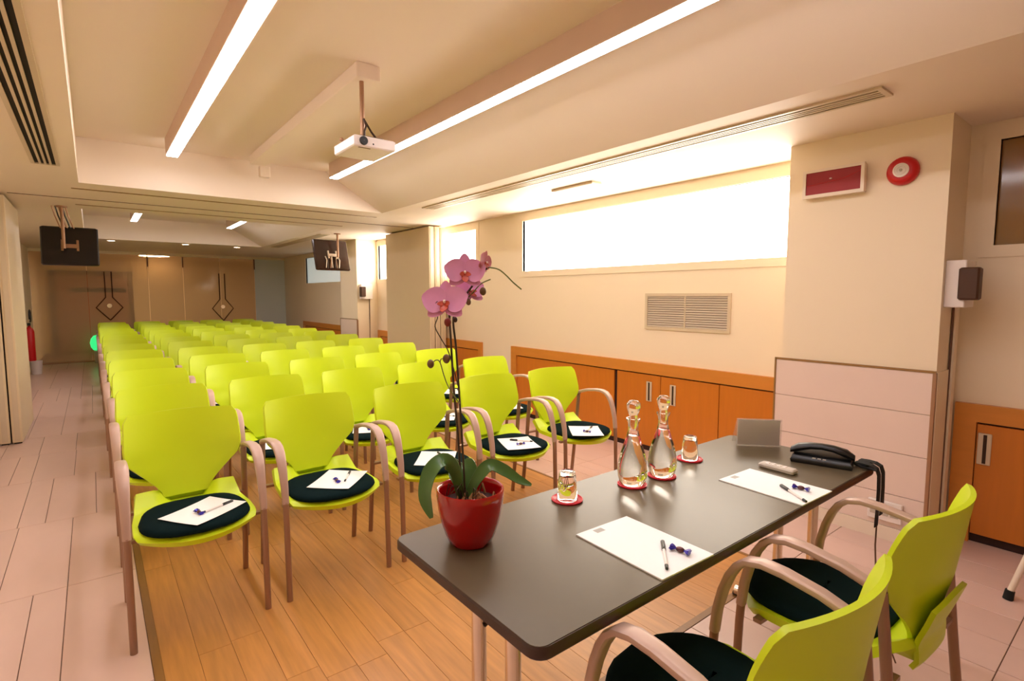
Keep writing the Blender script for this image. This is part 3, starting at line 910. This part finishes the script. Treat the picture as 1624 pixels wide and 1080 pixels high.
# ------------------------------------------------------------------ stationery
def make_pen():
    p = thing('pen', 'x', 'pen')
    MB().tube([(-0.062, 0, 0.005), (0.03, 0, 0.005)], 0.0042, 10).build('barrel', 'white plastic', p, smooth=True)
    c = MB().tube([(0.022, 0, 0.005), (0.070, 0, 0.005), (0.074, 0, 0.005)], [0.0055, 0.0055, 0.003], 10).build('cap', 'black plastic', p, smooth=True)
    MB().box(0.026, 0.066, -0.0015, 0.0015, 0.0100, 0.0118).build('clip', 'black plastic', c)
    MB().tube([(-0.076, 0, 0.005), (-0.060, 0, 0.005)], [0.004, 0.0048], 10).build('end_plug', 'black plastic', p, smooth=True)
    return p
def make_candy():
    p = thing('wrapped_candy', 'x', 'candy')
    MB().ball((0, 0, 0.009), 0.015, 0.010, 0.009).build('sweet', 'brown foil', p, smooth=True)
    for s in (-1, 1):
        rings = []
        for q, rr in ((0.012, 0.003), (0.017, 0.006), (0.025, 0.013), (0.031, 0.015)):
            rings.append([(s * q, math.cos(2 * math.pi * k / 12) * rr * (1 + 0.25 * math.cos(6 * math.pi * k / 6)), 0.010 + math.sin(2 * math.pi * k / 12) * rr * 0.6) for k in range(12)])
        MB().loft(rings, True).build('wrapper_twist', 'purple foil', p, smooth=True)
    return p
def make_sheet(curl):
    G = []
    for j in range(7):
        row = []
        for i in range(9):
            x = -0.1485 + 0.297 * i / 8
            y = -0.105 + 0.21 * j / 6
            z = 0.0012 + curl * (0.004 * (x / 0.15) ** 2 + 0.002 * (y / 0.1) ** 2)
            row.append((x, y, z))
        G.append(row)
    return MB().sheet(G, 0.0008)
pen0, candy0 = make_pen(), make_candy()
used = {'pen': False, 'candy': False}
def place(kind, loc, rz, label, group):
    src = pen0 if kind == 'pen' else candy0
    o = src if not used[kind] else copy_tree(src)
    used[kind] = True
    o.location = loc
    o.rotation_euler = (0, 0, rz)
    if kind == 'candy':
        o.scale = (0.82, 0.82, 0.82)
    return tag(o, label, 'pen' if kind == 'pen' else 'candy', group)

# two A4 pads on the table
for k, (cx, cy, rz) in enumerate(((1.137, 0.870, R(-92)), (1.866, 0.864, R(-92)))):
    which = ('nearest the potted orchid', 'in front of the remote control')[k]
    o = MB().box(-0.1485, 0.1485, -0.105, 0.105, 0, 0.0035).build('note_pad', 'paper', None, loc=(cx, cy, TZ), rotz=rz)
    tag(o, 'white A4 note pad on the dark table, ' + which, 'note pad', 'note pads on the table')
    MB().box(-0.138, -0.118, 0.060 - 0.11, 0.092 - 0.11, 0.0035, 0.0038).build('printed_logo', 'print grey', o)
    cz = TZ + 0.0036
    if k == 0:
        place('pen', (1.1285, 0.7925, cz), R(40), 'black capped white pen on the note pad nearest the orchid', 'pens on the table')
        place('candy', (1.176, 0.778, cz), R(-80), 'purple wrapped candy on the note pad nearest the orchid', 'candies on the table')
    else:
        place('pen', (1.8285, 0.7825, cz), R(55), 'black capped white pen on the note pad by the remote', 'pens on the table')
        place('candy', (1.893, 0.783, cz), R(96), 'purple wrapped candy on the note pad by the remote', 'candies on the table')

# one sheet with pen and candy on each of the chairs in the first rows
SH = {(0, 0): (0.335, 2.580, 35), (0, 1): (0.935, 2.605, 47), (0, 2): (1.50, 2.60, 52), (0, 3): (2.066, 2.550, 68), (0, 4): (2.62, 2.500, 52)}
shm = None
for r_ in range(5):
    for c_ in range(NCOL):
        x, y, a = seat_pos[(r_, c_)]
        if (r_, c_) in SH:
            px, py, deg = SH[(r_, c_)]
        else:
            j = random.Random(99 + r_ * 7 + c_)
            px, py, deg = x + j.uniform(-0.02, 0.02), y - 0.115 + j.uniform(-0.02, 0.02), j.uniform(35, 70)
        wh = '%s row chair, %s' % (ROWW[r_], SEATW[c_])
        if shm is None:
            o = make_sheet(1.0).build('handout_sheet', 'paper', None, smooth=True)
            shm = o
        else:
            o = shm.copy()
            COL.objects.link(o)
        o.location = (px, py, 0.481)
        o.rotation_euler = (0, 0, R(deg))
        o.scale = (0.88, 1, 1) if r_ == 0 else (0.85, 0.95, 1)
        tag(o, 'white handout sheet on the %s' % wh, 'paper', 'handouts on the chairs')
        if r_ < 3:
            q = R(deg)
            def loc(dx, dy, z=0.4835):
                return (px + dx * math.cos(q) - dy * math.sin(q), py + dx * math.sin(q) + dy * math.cos(q), z)
            place('pen', loc(0.045, -0.03), q + R((-8, 12, 30, 60, -25)[c_]), 'capped pen on the handout of the %s' % wh, 'pens on the chairs')
            place('candy', loc(-0.03, -0.005), q + R((70, 40, 10, 95, 60)[c_]), 'wrapped candy on the handout of the %s' % wh, 'candies on the chairs')

# ------------------------------------------------------------------ glassware
def coaster(x, y, label):
    o = MB().lathe([(0.001, 0), (0.049, 0), (0.052, 0.003), (0.052, 0.006), (0.049, 0.008), (0.046, 0.006), (0.044, 0.0045), (0.001, 0.0045)], 36).build('coaster', 'coaster red', None, smooth=True, loc=(x, y, TZ))
    tag(o, label, 'coaster', 'red coasters')
def carafe(x, y, label, h):
    t = thing('carafe', label, 'carafe', (x, y, TZ + 0.0046), group='glass carafes')
    prof = [(0.001, 0.0), (0.036, 0.0), (0.044, 0.006), (0.051, 0.030), (0.053, 0.052), (0.050, 0.080), (0.042, 0.115), (0.031, 0.150), (0.022, 0.178), (0.0175, 0.200), (0.0185, 0.222), (0.024, 0.232), (0.025, 0.238)]
    inner = [(0.0215, 0.238), (0.0205, 0.232), (0.0155, 0.222), (0.0145, 0.200), (0.0188, 0.178)]
    MB().lathe(prof + inner + [(0.0185, 0.176), (0.001, 0.176)], 36).build('body', 'carafe glass', t, smooth=True)
    st = [(0.001, 0.196), (0.010, 0.198), (0.0138, 0.215), (0.015, 0.236), (0.014, 0.246), (0.020, 0.262), (0.0245, 0.280), (0.023, 0.292), (0.014, 0.301), (0.001, 0.303)]
    MB().lathe(st, 28).build('stopper', 'carafe glass', t, smooth=True)
def tumbler(x, y, label):
    t = thing('tumbler', label, 'glass', (x, y, TZ + 0.0046), group='upturned tumblers')
    prof = [(0.034, 0.0), (0.0345, 0.002), (0.030, 0.062), (0.027, 0.088), (0.024, 0.093), (0.001, 0.094), (0.001, 0.080), (0.023, 0.079), (0.026, 0.062), (0.032, 0.002), (0.034, 0.0)]
    MB().lathe(prof, 32).build('body', 'tumbler glass', t, smooth=True)
    MB().lathe([(0.0245, 0.0935), (0.0205, 0.0955), (0.017, 0.0935)], 32).build('base_ring', 'tumbler glass', t, smooth=True)
GW = [(1.200, 1.225), (1.480, 1.182), (1.640, 1.172), (1.900, 1.225)]
coaster(GW[0][0], GW[0][1], 'red coaster under the tumbler nearest the orchid')
coaster(GW[1][0], GW[1][1], 'red coaster under the left carafe')
coaster(GW[2][0], GW[2][1], 'red coaster under the right carafe')
coaster(GW[3][0], GW[3][1], 'red coaster under the tumbler right of the carafes')
tumbler(GW[0][0], GW[0][1], 'upturned clear tumbler between orchid and carafes')
carafe(GW[1][0], GW[1][1], 'clear stoppered carafe of water, left of the pair', 0.3)
carafe(GW[2][0], GW[2][1], 'clear stoppered carafe of water, right of the pair', 0.3)
tumbler(GW[3][0], GW[3][1], 'upturned clear tumbler right of the carafes')

# ------------------------------------------------------------------ sign holder, phone, remote, strap
t = thing('sign_holder', 'clear acrylic desk stand at the far end of table', 'sign holder', (2.285, 1.175, TZ), R(-47))
MB().bbox(-0.055, 0.135, -0.002, 0.002, 0.0, 0.125, 0.001).build('front_sheet', 'acrylic', t)
MB().add([(-0.055, 0.0, 0.125), (-0.055, 0.0, 0.122), (-0.055, 0.075, 0.0), (-0.055, 0.079, 0.0),
          (0.135, 0.0, 0.125), (0.135, 0.0, 0.122), (0.135, 0.075, 0.0), (0.135, 0.079, 0.0)],
         [(0, 1, 2, 3), (7, 6, 5, 4), (0, 3, 7, 4), (1, 5, 6, 2)]).build('back_sheet', 'acrylic', t)
MB().box(-0.050, 0.130, 0.003, 0.004, 0.006, 0.12).build('insert_card', 'white plastic', t)

t = thing('desk_telephone', 'black desk telephone with handset at table corner', 'telephone', (2.285, 0.870, TZ), R(-74))
MB().loft([[(-0.105, -0.055, 0.0), (0.105, -0.055, 0.0), (0.105, 0.065, 0.0), (-0.105, 0.065, 0.0)],
           [(-0.108, -0.058, 0.012), (0.108, -0.058, 0.012), (0.108, 0.068, 0.022), (-0.108, 0.068, 0.022)],
           [(-0.100, -0.050, 0.024), (0.100, -0.050, 0.024), (0.100, 0.060, 0.040), (-0.100, 0.060, 0.040)]]).build('base', 'black plastic', t, smooth=True, angle=50)
hp = [(-0.112, 0.0, 0.040), (-0.085, 0.0, 0.054), (-0.04, 0.0, 0.066), (0.0, 0.0, 0.069), (0.04, 0.0, 0.066), (0.085, 0.0, 0.054), (0.112, 0.0, 0.040)]
rings = []
for (x, y, z), (a, b) in zip(hp, ((0.018, 0.012), (0.027, 0.017), (0.024, 0.014), (0.023, 0.013), (0.024, 0.014), (0.027, 0.017), (0.018, 0.012))):
    rings.append([(x, y - 0.012 + a * math.cos(2 * math.pi * k / 14), z + b * math.sin(2 * math.pi * k / 14)) for k in range(14)])
MB().loft(rings).build('handset', 'black plastic', t, smooth=True)
MB().tube([(0.105, 0.0, 0.022), (0.135, -0.01, 0.010), (0.160, 0.0, 0.006), (0.185, -0.012, 0.006)], 0.005, 8).build('cord', 'black matte', t, smooth=True)
for k in range(12):
    MB().bbox(-0.03 + 0.018 * (k % 3), -0.018 + 0.018 * (k % 3), -0.050 + 0.0, -0.044, 0.012 + 0.004 * (k // 3), 0.015 + 0.004 * (k // 3), 0.0005).build('key', 'grey plastic', t)

t = thing('remote_control', 'slim light grey remote control on the table', 'remote', (2.05, 0.936, TZ), R(-92))
MB().bbox(-0.068, 0.068, -0.023, 0.023, 0.0, 0.019, 0.005).build('body', 'grey plastic', t)
for k in range(8):
    MB().bbox(-0.045 + 0.022 * (k // 2), -0.033 + 0.022 * (k // 2), -0.012 + 0.014 * (k % 2), -0.002 + 0.014 * (k % 2), 0.0185, 0.021, 0.0008).build('button', 'white plastic', t)

t = thing('cable_strap', 'black strap and cord hanging over the table corner', 'strap', (2.375, 0.70, TZ))
for k, (dx, zb) in enumerate(((-0.016, -0.225), (0.030, -0.19))):
    G = []
    for (y, z) in ((0.075, 0.012), (0.045, 0.014), (0.02, 0.012), (0.002, 0.004), (-0.006, -0.02), (-0.008, -0.08), (-0.008, -0.14), (-0.006, zb)):
        G.append([(dx - 0.017 + 0.006 * (-z) * (1 if k else -1), y, z), (dx + 0.017 + 0.006 * (-z) * (1 if k else -1), y, z)])
    MB().sheet(G, 0.003).build('strap', 'black matte', t)
MB().bbox(-0.035, 0.030, 0.03, 0.075, 0.001, 0.016, 0.004).build('buckle', 'black matte', t)
MB().tube([(-0.012, -0.008, -0.22), (-0.013, -0.008, -0.30), (-0.02, -0.02, -0.45), (-0.035, -0.05, -0.60), (-0.02, -0.10, -0.735)], 0.003, 6).build('cord', 'joint', t, smooth=True)

# ------------------------------------------------------------------ orchid
PX, PY = 0.785, 1.178
t = thing('potted_orchid', 'pink orchid with two dark stems in a glossy red pot', 'potted plant', (PX, PY, TZ))
MB().lathe([(0.001, 0.0), (0.052, 0.0), (0.058, 0.004), (0.069, 0.028), (0.0805, 0.064), (0.0875, 0.098), (0.0912, 0.128), (0.0925, 0.150), (0.0895, 0.153), (0.085, 0.151), (0.083, 0.140), (0.079, 0.112), (0.001, 0.112)], 48).build('pot', 'red pot', t, smooth=True, angle=60)
MB().lathe([(0.001, 0.124), (0.05, 0.121), (0.079, 0.113)], 24).build('soil', 'soil', t, smooth=True)
rd = random.Random(3)
for k in range(16):
    a, r0 = rd.uniform(0, 6.28), rd.uniform(0.01, 0.062)
    x, y = r0 * math.cos(a), r0 * math.sin(a)
    b = rd.uniform(0, 6.28)
    L = rd.uniform(0.02, 0.045)
    x1, y1 = x + L * math.cos(b), y + L * math.sin(b)
    q = math.hypot(x1, y1)
    if q > 0.072:
        x1, y1 = x1 * 0.072 / q, y1 * 0.072 / q
    MB().tube([(x, y, 0.122), ((x + x1) / 2, (y + y1) / 2, 0.132 + rd.uniform(0, 0.015)), (x1, y1, 0.121)], rd.uniform(0.002, 0.0045), 6).build('bark_root', 'bark', t, smooth=True)
for k in range(5):
    a = R(150 + 25 * k)
    MB().tube([(0.02 * math.cos(a), 0.02 * math.sin(a), 0.118), (0.04 * math.cos(a), 0.04 * math.sin(a), 0.155 + 0.01 * (k % 3)), (0.058 * math.cos(a), 0.058 * math.sin(a), 0.165), (0.066 * math.cos(a), 0.066 * math.sin(a), 0.13)], 0.0013, 5).build('aerial_root', 'stem', t, smooth=True)
# view plane of the plant: e along the picture's horizontal, g towards the camera
E_, G_ = Vector((0.8336, -0.5524, 0)), Vector((-0.5524, -0.8336, 0))
def vp(px, py, dep=0.0):
    """pixel of the photograph -> local point on the plant's own plane (through the pot, facing the camera)"""
    C = Vector((0, 0, 1.415))
    yw, pt = R(38.3), R(4.87)
    Fw = Vector((math.sin(yw) * math.cos(pt), math.cos(yw) * math.cos(pt), -math.sin(pt)))
    Rt = Vector((math.cos(yw), -math.sin(yw), 0))
    Dn = Fw.cross(Rt)
    d = Rt * ((px - 812) / F_PX) + Dn * ((py - 540) / F_PX) + Fw
    pl = Vector((PX, PY, 0)) + G_ * dep
    k = (pl - C).dot(G_) / d.dot(G_)
    return C + d * k - Vector((PX, PY, TZ))
def smooth_path(pts, n=5):
    P = [Vector(p) for p in pts]
    out = []
    for i in range(len(P) - 1):
        p0, p1, p2, p3 = P[max(i - 1, 0)], P[i], P[i + 1], P[min(i + 2, len(P) - 1)]
        for k in range(n):
            u = k / n
            out.append(0.5 * ((2 * p1) + (-p0 + p2) * u + (2 * p0 - 5 * p1 + 4 * p2 - p3) * u * u + (-p0 + 3 * p1 - 3 * p2 + p3) * u ** 3))
    out.append(P[-1])
    return out
def stem(name, pix, r, m, dep=0.0):
    pts = [vp(p[0], p[1], p[2] if len(p) > 2 else dep) for p in pix]
    MB().tube(smooth_path(pts), r, 8).build(name, m, t, smooth=True)
stem('stem', [(732, 790), (727, 700), (720, 620), (715, 540), (713, 500), (718, 475)], 0.0030, 'stem', 0.004)
stem('stem', [(738, 790), (733, 700), (728, 620), (723, 550), (719, 505), (730, 480), (748, 455), (760, 435), (775, 424)], 0.0028, 'stem', -0.006)
stem('stem_tip', [(775, 424), (790, 427), (802, 436), (814, 448), (827, 459)], 0.0018, 'stem green', -0.006)
stem('side_twig', [(720, 505), (735, 480), (750, 464), (763, 450), (778, 443)], 0.0016, 'stem green', -0.01)
stem('side_twig', [(729, 640), (712, 615), (704, 595), (698, 575), (692, 571), (684, 577)], 0.0015, 'stem green', 0.01)
stem('side_twig', [(698, 575), (700, 569), (708, 570)], 0.0014, 'stem green', 0.01)
stem('side_twig', [(726, 610), (712, 560), (700, 538), (690, 518), (694, 502), (686, 488), (694, 478)], 0.0015, 'stem', 0.012)
def bud(px, py, r, m, dep=0.0):
    c = vp(px, py, dep)
    MB().ball(c, r, r, r * 1.25, 10, 8).build('bud', m, t, smooth=True)
bud(766, 462, 0.009, 'bud', -0.01)
bud(743, 479, 0.007, 'bud', -0.008)
bud(710, 511, 0.0095, 'bud red', 0.012)
bud(683, 577, 0.0095, 'bud', 0.01)
bud(708, 569, 0.010, 'bud', 0.01)
bud(722, 507, 0.006, 'stem', 0.008)
def petal_grid(L, W, cup, tip=0.5):
    G = []
    for j in range(11):
        q = 0.5 - 0.5 * math.cos(math.pi * j / 10)
        wv = W * max(0.06, math.sin(math.pi * (0.05 + 0.94 * q ** 0.85))) ** tip
        row = []
        for i in range(7):
            u = -1 + 2 * i / 6
            row.append(Vector((u * wv, q * L - 0.04 * L * u * u * q, cup * (q * q) * L + 0.12 * wv * u * u)))
        G.append(row)
    return G
def flower(px, py, size, dep, yaw, pitch, m, roll=0):
    c = vp(px, py, dep)
    # local frame: z towards viewer, y up
    zx = (G_ + Vector((0, 0, 0.12))).normalized()
    ux = Vector((0, 0, 1)).cross(zx).normalized()
    uy = zx.cross(ux)
    base = Matrix((ux, uy, zx)).transposed()
    rot = base @ Matrix.Rotation(R(yaw), 3, 'Y') @ Matrix.Rotation(R(pitch), 3, 'X') @ Matrix.Rotation(R(roll), 3, 'Z')
    fl_ = bpy.data.objects.new('flower', None)
    COL.objects.link(fl_)
    fl_.empty_display_size = 0.02
    fl_.parent = t
    fl_.location = c
    fl_.rotation_euler = rot.to_euler()
    def pet(name, ang, L, W, cup, mm, z=0.0, tip=0.5):
        G = [[Matrix.Rotation(R(ang), 3, 'Z') @ p + Vector((0, 0, z)) for p in row] for row in petal_grid(L, W, cup, tip)]
        MB().sheet(G, 0.0009).build(name, mm, fl_, smooth=True, angle=80)
    s = size
    pet('sepal', 0, 0.50 * s, 0.17 * s, 0.05, m, -0.002)
    pet('sepal', 128, 0.48 * s, 0.17 * s, 0.05, m, -0.002)
    pet('sepal', -128, 0.48 * s, 0.17 * s, 0.05, m, -0.002)
    pet('petal', 74, 0.54 * s, 0.30 * s, 0.10, m, 0.001, 0.55)
    pet('petal', -74, 0.54 * s, 0.30 * s, 0.10, m, 0.001, 0.55)
    lp = [[Matrix.Rotation(R(180), 3, 'Z') @ p + Vector((0, 0, 0.004)) for p in row] for row in petal_grid(0.26 * s, 0.09 * s, 0.8)]
    MB().sheet(lp, 0.001).build('lip', 'orchid lip', fl_, smooth=True, angle=80)
    for sg in (-1, 1):
        lp = [[Matrix.Rotation(R(sg * 118), 3, 'Z') @ p + Vector((0, 0, 0.003)) for p in row] for row in petal_grid(0.15 * s, 0.06 * s, 0.9)]
        MB().sheet(lp, 0.001).build('lip', 'orchid lip', fl_, smooth=True, angle=80)
    MB().ball((0, 0.01 * s, 0.008), 0.032 * s, 0.045 * s, 0.05 * s, 10, 6).build('column', 'orchid column', fl_, smooth=True)
flower(745, 462, 0.088, -0.022, 30, -15, 'petal', 10)
flower(706, 480, 0.118, 0.016, -12, -8, 'petal')
flower(737, 433, 0.104, 0.006, 6, 0, 'petal')
flower(768, 416, 0.064, -0.006, 62, 10, 'petal pink', -10)
# leaves
def leaf(pix, widths, face, th=0.0022):
    pts = smooth_path([vp(*p) for p in pix], 6)
    n = len(pts)
    G = []
    for i, p in enumerate(pts):
        q = i / (n - 1)
        wv = interp(q, widths)
        tg = (pts[min(i + 1, n - 1)] - pts[max(i - 1, 0)]).normalized()
        sd = tg.cross(face).normalized()
        up = sd.cross(tg)
        row = []
        for k in range(7):
            u = -1 + 2 * k / 6
            row.append(p + sd * u * wv + up * (0.22 * wv * u * u))
        G.append(row)
    MB().sheet(G, th).build('leaf', 'leaf', t, smooth=True, angle=80)
W_ = [(0, 0.009), (0.25, 0.018), (0.6, 0.022), (0.85, 0.016), (1.0, 0.004)]
leaf([(730, 790, 0.0), (722, 748, 0.015), (704, 730, 0.035), (683, 748, 0.055), (674, 785, 0.075), (684, 822, 0.088)], W_, (E_ * -0.35 + G_ * 0.75 + Vector((0, 0, 0.6))).normalized())
leaf([(742, 788, 0.0), (756, 760, 0.0), (776, 738, -0.01), (800, 746, -0.02), (822, 760, -0.03), (843, 769, -0.035)], [(0, 0.009), (0.3, 0.017), (0.6, 0.017), (0.85, 0.011), (1.0, 0.003)], (G_ * 0.75 + Vector((0, 0, 0.65))).normalized())
leaf([(738, 790, -0.01), (730, 762, -0.03), (722, 742, -0.05), (708, 732, -0.075)], [(0, 0.012), (0.5, 0.026), (0.85, 0.020), (1.0, 0.005)], G_)
leaf([(742, 790, -0.006), (746, 765, -0.02), (744, 742, -0.035), (738, 728, -0.05)], [(0, 0.012), (0.5, 0.024), (0.85, 0.018), (1.0, 0.005)], G_)
